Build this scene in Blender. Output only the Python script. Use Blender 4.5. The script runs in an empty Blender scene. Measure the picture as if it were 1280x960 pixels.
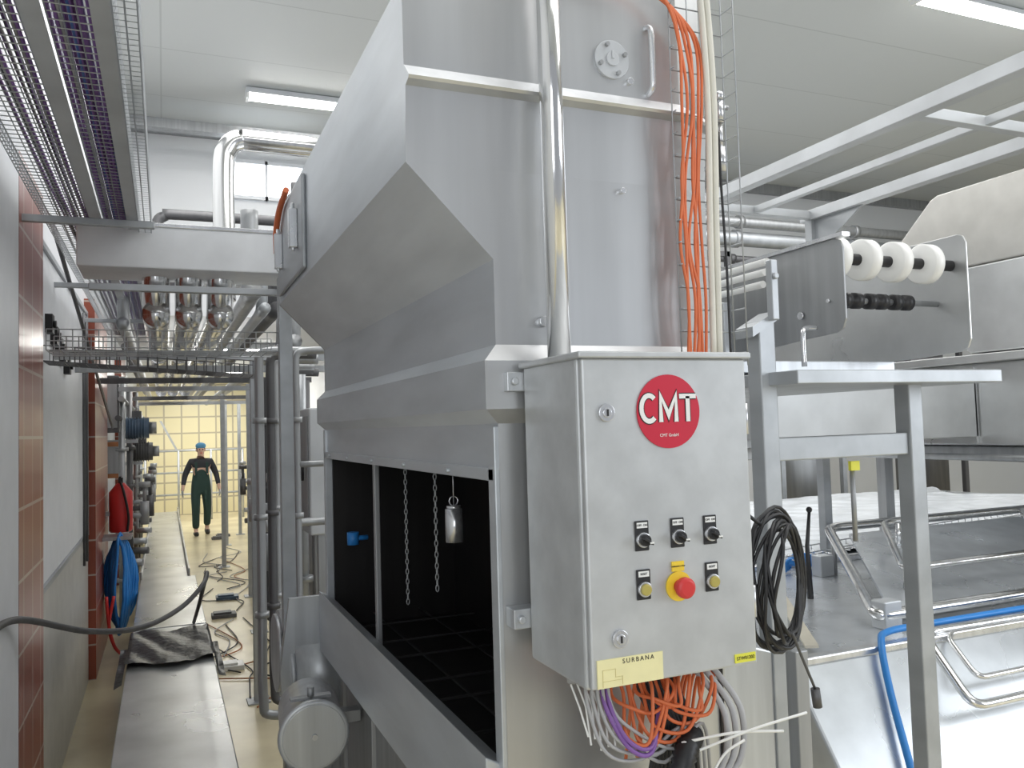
import bpy, bmesh, math, random
from mathutils import Vector, Matrix
random.seed(7)
SC=bpy.context.scene; COL=bpy.context.collection
# ---------------------------------------------------------------- materials
def newmat(n):
    m=bpy.data.materials.new(n); m.use_nodes=True
    return m,m.node_tree,m.node_tree.nodes['Principled BSDF']
def plain(n,c,rough=.5,metal=0,emit=0,var=0.06,scale=8,bump=0):
    m,nt,b=newmat(n)
    tc=nt.nodes.new('ShaderNodeTexCoord'); no=nt.nodes.new('ShaderNodeTexNoise')
    no.inputs['Scale'].default_value=scale; no.inputs['Detail'].default_value=3
    nt.links.new(tc.outputs['Object'],no.inputs['Vector'])
    cr=nt.nodes.new('ShaderNodeValToRGB')
    cr.color_ramp.elements[0].position=.3; cr.color_ramp.elements[1].position=.7
    cr.color_ramp.elements[0].color=(*[x*(1-var) for x in c],1)
    cr.color_ramp.elements[1].color=(*[min(1,x*(1+var)) for x in c],1)
    nt.links.new(no.outputs['Fac'],cr.inputs['Fac']); nt.links.new(cr.outputs['Color'],b.inputs['Base Color'])
    b.inputs['Roughness'].default_value=rough; b.inputs['Metallic'].default_value=metal
    if emit: b.inputs['Emission Color'].default_value=(*c,1); b.inputs['Emission Strength'].default_value=emit
    if bump:
        bp=nt.nodes.new('ShaderNodeBump'); bp.inputs['Strength'].default_value=bump; bp.inputs['Distance'].default_value=.02
        nt.links.new(no.outputs['Fac'],bp.inputs['Height']); nt.links.new(bp.outputs['Normal'],b.inputs['Normal'])
    return m
def steel(n,c=(.56,.57,.58),rough=.36,metal=.8,stretch=(14,14,.8),stain=0,dark=.86,fine=True):
    m,nt,b=newmat(n); L=nt.links
    tc=nt.nodes.new('ShaderNodeTexCoord'); mp=nt.nodes.new('ShaderNodeMapping'); mp.inputs['Scale'].default_value=stretch
    L.new(tc.outputs['Object'],mp.inputs['Vector'])
    no=nt.nodes.new('ShaderNodeTexNoise'); no.inputs['Scale'].default_value=1.6; no.inputs['Detail'].default_value=5
    L.new(mp.outputs['Vector'],no.inputs['Vector'])
    big=nt.nodes.new('ShaderNodeTexNoise'); big.inputs['Scale'].default_value=2.2; big.inputs['Detail'].default_value=4
    L.new(tc.outputs['Object'],big.inputs['Vector'])
    cr=nt.nodes.new('ShaderNodeValToRGB'); cr.color_ramp.elements[0].position=.32; cr.color_ramp.elements[1].position=.68
    cr.color_ramp.elements[0].color=(*[x*dark for x in c],1); cr.color_ramp.elements[1].color=(*[min(1,x*1.08) for x in c],1)
    L.new(no.outputs['Fac'],cr.inputs['Fac']); out=cr.outputs['Color']
    if stain:
        c2=nt.nodes.new('ShaderNodeValToRGB'); c2.color_ramp.elements[0].position=.52; c2.color_ramp.elements[1].position=.78
        c2.color_ramp.elements[0].color=(0,0,0,1); c2.color_ramp.elements[1].color=(stain,)*3+(1,)
        s2=nt.nodes.new('ShaderNodeTexNoise'); s2.inputs['Scale'].default_value=.5; s2.inputs['Detail'].default_value=5
        L.new(mp.outputs['Vector'],s2.inputs['Vector']); L.new(s2.outputs['Fac'],c2.inputs['Fac'])
        mx=nt.nodes.new('ShaderNodeMixRGB'); mx.inputs['Color2'].default_value=(.29,.275,.255,1)
        L.new(c2.outputs['Color'],mx.inputs['Fac']); L.new(out,mx.inputs['Color1']); out=mx.outputs['Color']
    L.new(out,b.inputs['Base Color']); b.inputs['Metallic'].default_value=metal
    mr=nt.nodes.new('ShaderNodeMapRange'); mr.inputs['To Min'].default_value=rough-.08; mr.inputs['To Max'].default_value=rough+.12
    L.new(big.outputs['Fac'],mr.inputs['Value']); L.new(mr.outputs['Result'],b.inputs['Roughness'])
    if fine:
        bp=nt.nodes.new('ShaderNodeBump'); bp.inputs['Strength'].default_value=.05; bp.inputs['Distance'].default_value=.01
        L.new(no.outputs['Fac'],bp.inputs['Height']); L.new(bp.outputs['Normal'],b.inputs['Normal'])
    return m
def tiles(n,c1,c2,grout,w,h,rough=.25,plane='yz',off=0.0,msize=.012):
    m,nt,b=newmat(n); L=nt.links
    tc=nt.nodes.new('ShaderNodeTexCoord'); sp=nt.nodes.new('ShaderNodeSeparateXYZ'); cb=nt.nodes.new('ShaderNodeCombineXYZ')
    L.new(tc.outputs['Object'],sp.inputs[0])
    L.new(sp.outputs[plane[0].upper()],cb.inputs['X']); L.new(sp.outputs[plane[1].upper()],cb.inputs['Y'])
    br=nt.nodes.new('ShaderNodeTexBrick'); br.offset=off; br.inputs['Scale'].default_value=1
    br.inputs['Brick Width'].default_value=w; br.inputs['Row Height'].default_value=h; br.inputs['Mortar Size'].default_value=msize
    br.inputs['Color1'].default_value=(*c1,1); br.inputs['Color2'].default_value=(*c2,1); br.inputs['Mortar'].default_value=(*grout,1)
    L.new(cb.outputs[0],br.inputs['Vector']); L.new(br.outputs['Color'],b.inputs['Base Color']); b.inputs['Roughness'].default_value=rough
    return m
M={}
M['steel']=steel('brushed_steel',(.58,.60,.62),.36,.65)
M['hood']=steel('hood_steel',(.58,.59,.60),.33,.72,stretch=(5,5,.35),stain=.42,dark=.90)
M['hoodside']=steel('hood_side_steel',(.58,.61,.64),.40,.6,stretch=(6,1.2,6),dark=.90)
M['slope']=steel('hood_slope_lit_steel',(.66,.68,.70),.45,.25,stretch=(6,1.2,6),dark=.90)  # lighter copy of the side steel; underside faces brightened through their colour
M['ledge']=steel('hood_ledge_highlight',(.88,.89,.90),.35,.3,dark=.95)  # near-white colour paints a highlight along the ledge's upward chamfer
M['cab']=steel('cabinet_steel',(.55,.565,.575),.42,.5,stretch=(9,9,9),dark=.92)
M['dull']=steel('dull_steel',(.40,.41,.42),.45,.7)
M['bright']=steel('bright_steel',(.72,.73,.75),.25,.85)
M['ductm']=steel('duct_steel',(.82,.84,.87),.5,.05,stretch=(2,2,2))
M['polish']=steel('polished_pipe',(.8,.8,.8),.13,1,fine=False)
M['darksteel']=steel('dark_steel',(.14,.14,.145),.5,.6)
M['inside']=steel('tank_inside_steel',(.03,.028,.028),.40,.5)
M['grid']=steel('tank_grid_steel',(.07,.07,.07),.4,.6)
M['tank']=steel('tank_steel',(.72,.75,.78),.26,.7,stretch=(3,3,3))
M['tankpan']=steel('housing_panel_steel',(.60,.61,.61),.28,.7,stretch=(1.5,1.5,1.5),dark=.75)
M['galv']=steel('galvanised_steel',(.45,.47,.49),.42,.6,stretch=(5,1,5))
M['galvl']=steel('light_galvanised_steel',(.60,.62,.64),.45,.45,stretch=(2,2,2))
M['beige']=plain('beige_panel',(.56,.55,.52),.35,.35)
M['white']=plain('white_paint',(.76,.78,.81),.5,var=.03)
M['wallw']=plain('wall_white',(.74,.755,.77),.55,var=.03,scale=1)
M['film']=plain('plastic_film',(.84,.88,.92),.2,bump=.35,scale=6)
M['plasticw']=plain('white_plastic',(.86,.86,.84),.35,var=.02)
M['black']=plain('black_rubber',(.018,.018,.02),.45)
M['bag']=plain('black_bag',(.012,.014,.017),.38,bump=.5,scale=14)
M['orange']=plain('orange_cable',(.70,.17,.06),.5)
M['grey']=plain('grey_cable',(.42,.42,.43),.5)
M['cream']=plain('cream_cable',(.74,.72,.64),.45)
M['purple']=plain('purple_cable',(.24,.11,.38),.45)
M['blue']=plain('blue_cable',(.05,.12,.38),.45)
M['bluehose']=plain('blue_hose',(.03,.24,.66),.35)
M['red']=plain('red_paint',(.62,.04,.04),.4)
M['logored']=plain('logo_red',(.58,.02,.05),.35,var=.02)
M['yellow']=plain('yellow_plastic',(.86,.62,.05),.4)
M['paleyel']=plain('pale_yellow_label',(.86,.80,.45),.5,var=.03,scale=30)
M['ylwtag']=plain('yellow_tag',(.80,.78,.08),.5)
M['olive']=plain('olive_lens',(.45,.38,.10),.3)
M['faint']=plain('faint_print',(.60,.52,.22),.5)
M['ink']=plain('black_ink',(.02,.02,.02),.6)
M['lamp']=plain('lamp_tube',(1,.99,.96),.5,emit=14,var=0)
M['win']=plain('window_glow',(.9,.95,1),.5,emit=4,var=0)
M['motor']=plain('blue_grey_paint',(.08,.13,.20),.4)
M['brown']=plain('orange_brown_paint',(.45,.18,.07),.45)
M['wood']=plain('cream_plastic_strip',(.62,.58,.48),.5)
M['skin']=plain('skin',(.62,.40,.31),.5)
M['cloth']=plain('dark_green_overalls',(.020,.050,.045),.8)
M['shirt']=plain('charcoal_shirt',(.03,.032,.04),.8)
M['bluecap']=plain('blue_cap',(.10,.32,.55),.7)
M['hair']=plain('dark_hair',(.04,.025,.02),.7)
M['wains']=plain('pale_grey_wainscot',(.52,.51,.48),.4,.1)
M['redtile']=tiles('red_brown_tiles',(.25,.055,.028),(.30,.068,.036),(.46,.36,.31),.24,.28,msize=.007,rough=.28)
M['yeltile']=tiles('cream_wall_tiles',(.78,.71,.46),(.81,.74,.50),(.48,.43,.32),.4,.4,plane='xz',msize=.02)
M['ceil']=tiles('ceiling_panels',(.60,.62,.61),(.61,.63,.62),(.50,.52,.51),9,1.15,.55,plane='xy',msize=.008)
m,nt,b=newmat('cream_epoxy_floor'); tc=nt.nodes.new('ShaderNodeTexCoord'); no=nt.nodes.new('ShaderNodeTexNoise'); no.inputs['Scale'].default_value=1.3; no.inputs['Detail'].default_value=7
nt.links.new(tc.outputs['Object'],no.inputs['Vector']); cr=nt.nodes.new('ShaderNodeValToRGB')
cr.color_ramp.elements[0].position=.3; cr.color_ramp.elements[0].color=(.52,.44,.28,1); cr.color_ramp.elements[1].position=.62; cr.color_ramp.elements[1].color=(.78,.70,.48,1)
nt.links.new(no.outputs['Fac'],cr.inputs['Fac']); nt.links.new(cr.outputs['Color'],b.inputs['Base Color']); b.inputs['Roughness'].default_value=.28
M['floor']=m
# ---------------------------------------------------------------- builders
def catmull(pts,n=6):
    P=[Vector(p) for p in pts]
    if len(P)<3: return P
    out=[]
    for i in range(len(P)-1):
        p0=P[i-1] if i>0 else P[0]*2-P[1]; p1=P[i]; p2=P[i+1]; p3=P[i+2] if i+2<len(P) else P[-1]*2-P[-2]
        for k in range(n):
            t=k/n
            out.append(.5*((2*p1)+(p2-p0)*t+(2*p0-5*p1+4*p2-p3)*t*t+(3*p1-p0-3*p2+p3)*t**3))
    out.append(P[-1]); return out
def wpos(t):
    w=Vector((0,0,0))
    while t is not None: w+=t.location; t=t.parent
    return w
class B:
    def __init__(s): s.bm=bmesh.new()
    def box(s,a,b,mi=0):
        x0,y0,z0=a;x1,y1,z1=b
        v=[s.bm.verts.new(p) for p in [(x0,y0,z0),(x1,y0,z0),(x1,y1,z0),(x0,y1,z0),(x0,y0,z1),(x1,y0,z1),(x1,y1,z1),(x0,y1,z1)]]
        for f in [(3,2,1,0),(4,5,6,7),(0,1,5,4),(1,2,6,5),(2,3,7,6),(3,0,4,7)]: s.bm.faces.new([v[i] for i in f]).material_index=mi
        return s
    def prism(s,poly,d):
        d=Vector(d); a=[s.bm.verts.new(p) for p in poly]; b=[s.bm.verts.new(Vector(p)+d) for p in poly]; n=len(poly)
        s.bm.faces.new(a[::-1]); s.bm.faces.new(b)
        for i in range(n): s.bm.faces.new((a[i],a[(i+1)%n],b[(i+1)%n],b[i]))
        return s
    def tube(s,pts,r,seg=8,closed=False,cap=True):
        P=[Vector(p) for p in pts]; n=len(P); rings=[]; up=None
        for i in range(n):
            if closed: t=(P[(i+1)%n]-P[i-1])
            else: t=(P[min(i+1,n-1)]-P[max(i-1,0)])
            if t.length<1e-9: t=Vector((0,0,1))
            t.normalize()
            if up is None:
                up=Vector((0,0,1)) if abs(t.z)<.9 else Vector((1,0,0))
            a=(up-t*up.dot(t)); a.normalize(); up=a; c=t.cross(a)
            rr=r[i] if isinstance(r,(list,tuple)) else r
            rings.append([s.bm.verts.new(P[i]+(a*math.cos(2*math.pi*k/seg)+c*math.sin(2*math.pi*k/seg))*rr) for k in range(seg)])
        m=n if closed else n-1
        for i in range(m):
            A=rings[i];C=rings[(i+1)%n]
            for k in range(seg):
                f=s.bm.faces.new((A[k],A[(k+1)%seg],C[(k+1)%seg],C[k])); f.smooth=seg>4
        if cap and not closed:
            s.bm.faces.new(rings[0][::-1]); s.bm.faces.new(rings[-1])
        return s
    def cyl(s,a,b,r,seg=20): return s.tube([a,b],r,seg)
    def bar(s,a,b,w):
        a=Vector(a); b=Vector(b); t=(b-a).normalized(); up=Vector((0,0,1)) if abs(t.z)<.9 else Vector((1,0,0))
        u=up.cross(t).normalized(); v=t.cross(u); h=w/2
        return s.prism([a+u*h+v*h,a-u*h+v*h,a-u*h-v*h,a+u*h-v*h],b-a)
    def sweep(s,pts,r,seg=8,n=6): return s.tube(catmull(pts,n),r,seg)
    def sph(s,c,r,sc=(1,1,1),u=16,v=10):
        m=Matrix.Translation(c)@Matrix.Diagonal((*sc,1))
        ret=bmesh.ops.create_uvsphere(s.bm,u_segments=u,v_segments=v,radius=r,matrix=m)
        for ve in ret['verts']:
            for f in ve.link_faces: f.smooth=True
        return s
    def obj(s,name,mat,thing=None,bevel=0,label=None):
        bmesh.ops.recalc_face_normals(s.bm,faces=s.bm.faces[:])
        me=bpy.data.meshes.new(name); s.bm.to_mesh(me); s.bm.free()
        for mm in (mat if isinstance(mat,(list,tuple)) else [mat]): me.materials.append(M[mm] if isinstance(mm,str) else mm)
        o=bpy.data.objects.new(name,me); COL.objects.link(o)
        if thing is not None:
            o.parent=thing; o.location=-wpos(thing)
        if bevel:
            md=o.modifiers.new('bevel','BEVEL'); md.width=bevel; md.segments=2; md.limit_method='ANGLE'; md.angle_limit=math.radians(40)
        if label: o['label']=label
        return o
def thing(name,label,cat,loc=(0,0,0),group=None):
    e=bpy.data.objects.new(name,None); e.location=loc; e.empty_display_size=.05; COL.objects.link(e)
    e['label']=label; e['category']=cat
    if group: e['group']=group
    return e
def tag(o,label,cat,group=None):
    me=o.data; co=[v.co.copy() for v in me.vertices]
    c=Vector(((min(v.x for v in co)+max(v.x for v in co))/2,(min(v.y for v in co)+max(v.y for v in co))/2,min(v.z for v in co)))
    me.transform(Matrix.Translation(-c)); o.location=c
    o['label']=label; o['category']=cat
    if group: o['group']=group
    return o
def struct(o): o['kind']='structure'; return o
def text(s,size,loc,mat,parent,name='lettering',off=0,sx=1,ext=.0003,sp=1):
    cu=bpy.data.curves.new('txt','FONT'); cu.body=s; cu.size=size; cu.align_x='CENTER'; cu.align_y='CENTER'; cu.offset=off; cu.extrude=ext; cu.space_character=sp
    t=bpy.data.objects.new('txt',cu); COL.objects.link(t); bpy.context.view_layer.update()
    me=bpy.data.meshes.new_from_object(t.evaluated_get(bpy.context.evaluated_depsgraph_get()))
    bpy.data.objects.remove(t); me.name=name
    for v in me.vertices: v.co=Vector((loc[0]+v.co.x*sx,loc[1]-v.co.z,loc[2]+v.co.y))
    me.materials.clear(); me.materials.append(M[mat])
    o=bpy.data.objects.new(name,me); COL.objects.link(o); o.parent=parent; o.location=-wpos(parent); return o
def strokes(polys,t,y,mat,parent,name='lettering',dep=.0004):
    # plain sans-serif letters built from mitred strokes: polys = list of polylines in (x,z)
    bm=bmesh.new()
    for pl in polys:
        P=[Vector((p[0],p[1])) for p in pl]; n=len(P); Lf=[];Rt_=[]
        for i in range(n):
            d0=(P[i]-P[i-1]).normalized() if i>0 else (P[1]-P[0]).normalized()
            d1=(P[i+1]-P[i]).normalized() if i<n-1 else d0
            n0=Vector((-d0.y,d0.x)); n1=Vector((-d1.y,d1.x)); mt=(n0+n1).normalized(); k=t/2/max(.45,mt.dot(n0))
            Lf.append(P[i]+mt*k); Rt_.append(P[i]-mt*k)
        vl=[bm.verts.new((q.x,y,q.y)) for q in Lf]; vr=[bm.verts.new((q.x,y,q.y)) for q in Rt_]
        for i in range(n-1): bm.faces.new((vl[i],vl[i+1],vr[i+1],vr[i]))
    r=bmesh.ops.extrude_face_region(bm,geom=bm.faces[:])
    for v in r['geom']:
        if isinstance(v,bmesh.types.BMVert): v.co.y-=dep
    bmesh.ops.recalc_face_normals(bm,faces=bm.faces[:])
    me=bpy.data.meshes.new(name); bm.to_mesh(me); bm.free(); me.materials.append(M[mat])
    o=bpy.data.objects.new(name,me); COL.objects.link(o); o.parent=parent; o.location=-wpos(parent); return o
rnd=random.uniform
# ---------------------------------------------------------------- room
CZ=5.5
struct(B().box((-.7,-3,-.1),(14,22.2,0)).obj('floor','floor'))
struct(B().box((-.7,-3,CZ),(14,10.1,CZ+.1)).obj('ceiling','ceil'))
struct(B().box((-.7,10.1,3.3),(2.4,22.2,3.4)).obj('ceiling','wallw'))
struct(B().box((-.7,-1,0),(-.6,22.2,CZ)).obj('wall_left','wallw'))
struct(B().box((-.6,22,0),(2.4,22.1,3.3)).obj('wall_back','yeltile'))
struct(B().box((-.6,10,3.3),(2.3,10.1,CZ)).obj('wall_upper','wallw'))
struct(B().box((2.3,10,0),(14,10.1,CZ)).obj('wall_far','wallw'))
struct(B().box((2.3,10.1,0),(2.4,22,3.3)).obj('wall_corridor','wallw'))
struct(B().box((14,-3,0),(14.1,10.1,CZ)).obj('wall_right','wallw'))
struct(B().box((-.6,3.72,0),(-.52,4.42,3.1)).obj('trim_1','redtile'))
struct(B().box((-.6,7.6,0),(-.52,9.2,3.1)).obj('trim_2','redtile'))
struct(B().box((-.6,12.2,0),(-.52,13.5,3.1)).obj('trim_3','redtile'))
struct(B().box((-.6,1.5,0),(-.52,3.71,3.12)).obj('trim_6','white'))
struct(B().box((-.6,4.43,.0),(-.575,7.58,1.18)).obj('baseboard_left','wains'))
struct(B().box((-.6,4.80,1.2),(-.58,7.5,2.95)).obj('trim_4','white',bevel=.004))
bb=B()
for a,b in [((-.6,4.78,1.17),(-.565,7.55,1.2)),((-.6,4.78,2.95),(-.565,7.55,2.98)),((-.6,7.5,1.2),(-.565,7.55,2.95))]: bb.box(a,b)
struct(bb.obj('trim_5','galv'))
struct(B().box((.68,9.97,4.72),(1.60,9.99,5.10)).obj('window_1','win'))
bb=B()
for x in (.65,1.12,1.60): bb.box((x,9.94,4.68),(x+.03,9.99,5.14))
bb.box((.65,9.94,4.68),(1.63,9.99,4.72)); bb.box((.65,9.94,5.10),(1.63,9.99,5.14)); struct(bb.obj('trim_7','white'))
struct(B().box((-.6,9.9,5.36),(14,10,5.5)).obj('trim_8','dull'))
def lamp(x,y,z,L,grp='fluorescent ceiling lamps'):
    t=thing('ceiling_lamp','long white fluorescent batten fixed beneath the ceiling','lamp',(x,y,z),grp)
    h=B().prism([(x-L/2,y-.09,z),(x-L/2,y+.09,z),(x-L/2,y+.05,z+.07),(x-L/2,y-.05,z+.07)],(L,0,0)).obj('lamp_housing','white',t)
    for d in (-.035,.035): B().cyl((x-L/2+.03,y+d,z-.02),(x+L/2-.03,y+d,z-.02),.024,10).obj('lamp_tube','lamp',h)
    for sx in (-L/2,L/2-.03): B().box((x+sx,y-.07,z-.05),(x+sx+.03,y+.07,z)).obj('end_cap','plasticw',h)
lamp(1.75,8.7,5.42,1.9); lamp(6.85,4.85,5.42,2.1)
lamp(1.0,13,3.22,1.2); lamp(1.0,17.5,3.22,1.2)
# ---------------------------------------------------------------- main washer
W=thing('industrial_washer','tall brushed stainless steel washer with flared hood and open side','machine',(.9,2.6,0))
Y0,Y1=1.60,3.58; XR=1.22; C1=XR-.10
rows=[(.64,.35,1.60),(.64,1.86,1.60),(.64,1.955,1.60),(.605,1.985,1.575),(.605,2.085,1.575),(.64,2.12,1.60),(.64,2.30,1.60),(.455,2.49,1.60),(.455,2.644,1.588),(.455,2.650,1.566),(.455,2.656,1.562),(.455,2.690,1.598),(.455,2.87,1.60)]
bb=B(); bm=bb.bm; nr=len(rows)
def zt(i,z): return z+.22 if i==nr-1 else z
L_=[bm.verts.new((x,y,z)) for x,z,y in rows]; K_=[bm.verts.new((C1,y,zt(i,z))) for i,(x,z,y) in enumerate(rows)]; R_=[bm.verts.new((XR,y+.05,zt(i,z))) for i,(x,z,y) in enumerate(rows)]
S_=[bm.verts.new((x,Y1,z)) for x,z,y in rows]; RB=[bm.verts.new((XR,Y1,zt(i,z))) for i,(x,z,y) in enumerate(rows)]
for i in range(nr-1):
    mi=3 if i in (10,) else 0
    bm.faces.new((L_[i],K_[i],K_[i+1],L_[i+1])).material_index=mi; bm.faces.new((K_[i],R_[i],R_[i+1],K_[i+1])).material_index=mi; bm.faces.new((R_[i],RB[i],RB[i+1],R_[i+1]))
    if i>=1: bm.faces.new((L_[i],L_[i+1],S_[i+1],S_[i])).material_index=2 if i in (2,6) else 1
bm.faces.new((L_[-1],K_[-1],R_[-1])); bm.faces.new((L_[-1],R_[-1],RB[-1],S_[-1]))
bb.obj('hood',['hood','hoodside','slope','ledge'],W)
B().prism([(x,Y1,z) for x,z,y in rows]+[(XR,Y1,3.09),(XR,Y1,.35)],(0,.015,0)).obj('end_panel','dull',W)
bb=B(); bb.box((.630,1.61,1.835),(.642,3.58,1.862)); bb.box((.630,1.601,1.0),(.66,1.64,1.95)); bb.box((.630,3.56,1.0),(.66,3.6,1.955))
for y in (1.9,2.3,2.7,3.1,3.45): bb.cyl((.622,y,1.848),(.632,y,1.848),.006,8)
bb.obj('opening_frame','hoodside',W,.003)
B().prism([(.60,1.62,1.275),(.60,1.62,1.03),(.62,1.62,1.02),(.66,1.62,1.02),(.66,1.62,1.24)],(0,1.98,0)).obj('sill','hoodside',W,.003)
bb=B(); bb.box((.67,1.62,.3),(.69,3.58,1.04))
for y in (1.9,2.4,2.9,3.4): bb.box((.655,y,.3),(.672,y+.04,1.02))
bb.obj('lower_panel','dull',W,.003)
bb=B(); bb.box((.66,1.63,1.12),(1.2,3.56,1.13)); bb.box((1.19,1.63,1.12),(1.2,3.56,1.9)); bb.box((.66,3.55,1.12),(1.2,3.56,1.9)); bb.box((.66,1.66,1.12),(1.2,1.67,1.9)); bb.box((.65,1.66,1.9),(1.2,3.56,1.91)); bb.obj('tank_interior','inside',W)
bb=B()
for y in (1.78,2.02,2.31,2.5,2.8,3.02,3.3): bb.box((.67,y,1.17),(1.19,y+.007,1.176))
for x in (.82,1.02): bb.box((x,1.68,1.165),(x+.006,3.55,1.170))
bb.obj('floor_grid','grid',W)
B().box((.66,2.80,1.13),(.678,2.828,1.9)).obj('inner_post','dull',W,.003)
def chain(x,y,z0,z1):
    bb=B(); z=z1;k=0
    while z>z0:
        pts=[]
        for j in range(8):
            a=2*math.pi*j/8; u=.0045*math.cos(a); w=.010*math.sin(a)
            pts.append((x+(u if k%2 else 0),y+(0 if k%2 else u),z+w))
        bb.tube(pts,.0016,4,closed=True); z-=.0155;k+=1
    return bb.obj('chain','dull',W)
chain(.70,2.55,1.40,1.86); chain(.70,2.24,1.50,1.86)
bb=B(); bb.cyl((.69,2.05,1.655),(.69,2.05,1.74),.023,20); bb.cyl((.69,2.05,1.74),(.69,2.05,1.748),.019,20); bb.tube([(.69,2.05,1.748),(.69,2.05,1.87)],.0015,6); bb.tube([(.69+.012*math.cos(a/10*6.283),2.05,1.76+.012*math.sin(a/10*6.283)) for a in range(10)],.002,5,closed=True)
bb.obj('counterweight','bright',W)
B().cyl((.70,3.36,1.49),(.70,3.36,1.54),.024,12).cyl((.69,3.36,1.515),(.76,3.36,1.515),.010,10).obj('valve_fitting','bluehose',W)
fp=B().cyl((.94,1.612,2.77),(.94,1.592,2.77),.044,32).cyl((.94,1.60,2.77),(.94,1.588,2.77),.016,20).box((.937,1.586,2.77),(.943,1.590,2.788)).obj('flange_port','galvl',W,.001)
for a in range(4):
    an=a*math.pi/2+.4; B().cyl((.94+.034*math.cos(an),1.595,2.77+.034*math.sin(an)),(.94+.034*math.cos(an),1.584,2.77+.034*math.sin(an)),.005,8).obj('bolt','dull',fp)
B().sweep([(1.035,1.61,2.86),(1.035,1.585,2.855),(1.035,1.575,2.83),(1.035,1.575,2.74),(1.035,1.58,2.71),(1.035,1.605,2.70)],.007,8).obj('handle','bright',W)
for q in ((.985,2.725,.008),(.955,2.47,.007),(.75,2.17,.012)): B().cyl((q[0],1.61,q[1]),(q[0],1.588,q[1]),q[2],12).obj('bolt','bright',W,.001)
for z in (1.56,2.04): B().box((.645,1.555,z-.02),(.70,1.6,z+.02)).cyl((.66,1.556,z),(.66,1.545,z),.008,10).obj('mounting_bracket','steel',W,.002)
bb=B(); bb.cyl((1.235,1.6,2.66),(1.235,1.6,2.72),.01); bb.cyl((1.235,1.6,2.60),(1.235,1.6,2.66),.006); bb.sph((1.235,1.6,2.725),.014); bb.cyl((1.225,1.6,2.70),(1.26,1.6,2.70),.006); bb.cyl((1.235,1.6,2.54),(1.235,1.6,2.60),.012); bb.cyl((1.20,1.62,2.55),(1.235,1.6,2.55),.006)
bb.obj('vent_valve','bright',W)
B().prism([(1.222,1.72,1.42),(1.42,1.72,1.36),(1.42,1.72,.3),(1.222,1.72,.3)],(0,1.7,0)).obj('side_base','steel',W,.006)
B().box((1.222,1.68,.9),(1.50,1.72,.95)).box((1.46,1.68,.0),(1.50,1.72,1.36)).obj('base_frame','dull',W,.003)
for x in (.75,1.15):
    for y in (1.75,3.45): B().cyl((x,y,.0),(x,y,.02),.05).cyl((x,y,.02),(x,y,.36),.025).obj('foot','dull',W)
idr=B().box((.440,2.85,2.51),(.455,3.5,2.84)).obj('inspection_door','galv',W,.02)
B().sweep([(.43,3.46,2.68),(.425,3.42,2.76),(.425,3.32,2.82),(.43,3.15,2.86)],.012,8).obj('door_seal','orange',idr)
for y in (2.95,3.35): B().box((.41,y,2.60),(.44,y+.03,2.74)).cyl((.425,y+.015,2.59),(.425,y+.015,2.76),.008,8).obj('door_clamp','bright',idr,.003)
tag(B().tube([(.755,1.535,3.3),(.755,1.535,2.05)],.0245,24).obj('steel_pipe','polish'),'polished vertical steel pipe running down the washer front','pipe')
# ---------------------------------------------------------------- control cabinet
K=thing('control_cabinet','brushed steel electrical control cabinet with buttons and round red badge','cabinet',(.86,1.43,1.48))
B().box((.68,1.318,1.48),(1.04,1.555,2.07)).obj('body','cab',K,.006)
dr=B().box((.682,1.30,1.485),(1.038,1.316,2.066)).obj('door','cab',K,.004)
B().box((.672,1.29,2.066),(1.046,1.56,2.078)).obj('rain_cover','cab',K,.003)
bd=B().cyl((.859,1.3,1.968),(.859,1.2975,1.968),.068,48).obj('badge','logored',K)
zc=1.974; h=.0235
Cc=[(.8165+.0165*math.cos(math.radians(a)),zc+h*math.sin(math.radians(a))) for a in range(48,313,12)]
Mm=[(.8415,zc-h-.002),(.8415,zc+h-.001),(.858,zc-h*.55),(.8745,zc+h-.001),(.8745,zc-h-.002)]
Tt=[[(.882,zc+h-.002),(.919,zc+h-.002)],[(.9005,zc+h-.002),(.9005,zc-h-.002)]]
strokes([Cc,Mm]+Tt,.0125,1.2972,'ink',bd,'letter_outline'); strokes([Cc,Mm]+Tt,.0088,1.2966,'plasticw',bd)
text('CMT GmbH',.008,(.858,1.2970,1.924),'plasticw',bd,name='small_lettering')
for (x,z) in ((.728,1.968),(.74,1.568)):
    lk=B().cyl((x,1.3,z),(x,1.295,z),.016,24).cyl((x,1.296,z),(x,1.293,z),.009,12).obj('lock','bright',K,.001)
    B().box((x-.0015,1.2915,z-.006),(x+.0015,1.2935,z+.006)).obj('lock_slot','ink',lk)
def plate(x,z,lab,par):
    B().box((x-.0145,1.297,z-.024),(x+.0145,1.3,z+.03)).obj('legend_plate','black',par,.002)
    B().box((x-.011,1.2962,z+.017),(x+.011,1.2975,z+.027)).obj('inscription_strip','plasticw',par)
    text(lab,.0055,(x,1.2958,z+.022),'ink',par,name='small_lettering')
for x in (.792,.868,.940):
    sw=B().cyl((x,1.291,1.738),(x,1.282,1.738),.0105,20).prism([(x-.010,1.283,1.741),(x+.009,1.283,1.730),(x+.010,1.283,1.734),(x-.007,1.283,1.746)],(0,-.010,0)).obj('rotary_switch','black',K,.001)
    plate(x,1.742,'OFF  ON',sw)
    B().cyl((x,1.298,1.738),(x,1.290,1.738),.0135,24).obj('collar','bright',sw,.001)
    B().box((x+.001,1.2715,1.7335),(x+.009,1.2728,1.7365)).obj('pointer','plasticw',sw)
for x in (.792,.940):
    pb=B().cyl((x,1.292,1.650),(x,1.286,1.650),.0105,24).obj('push_button','olive',K,.002)
    plate(x,1.655,'RESET',pb)
    B().cyl((x,1.298,1.650),(x,1.291,1.650),.0135,24).obj('collar','bright',pb,.001)
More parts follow.
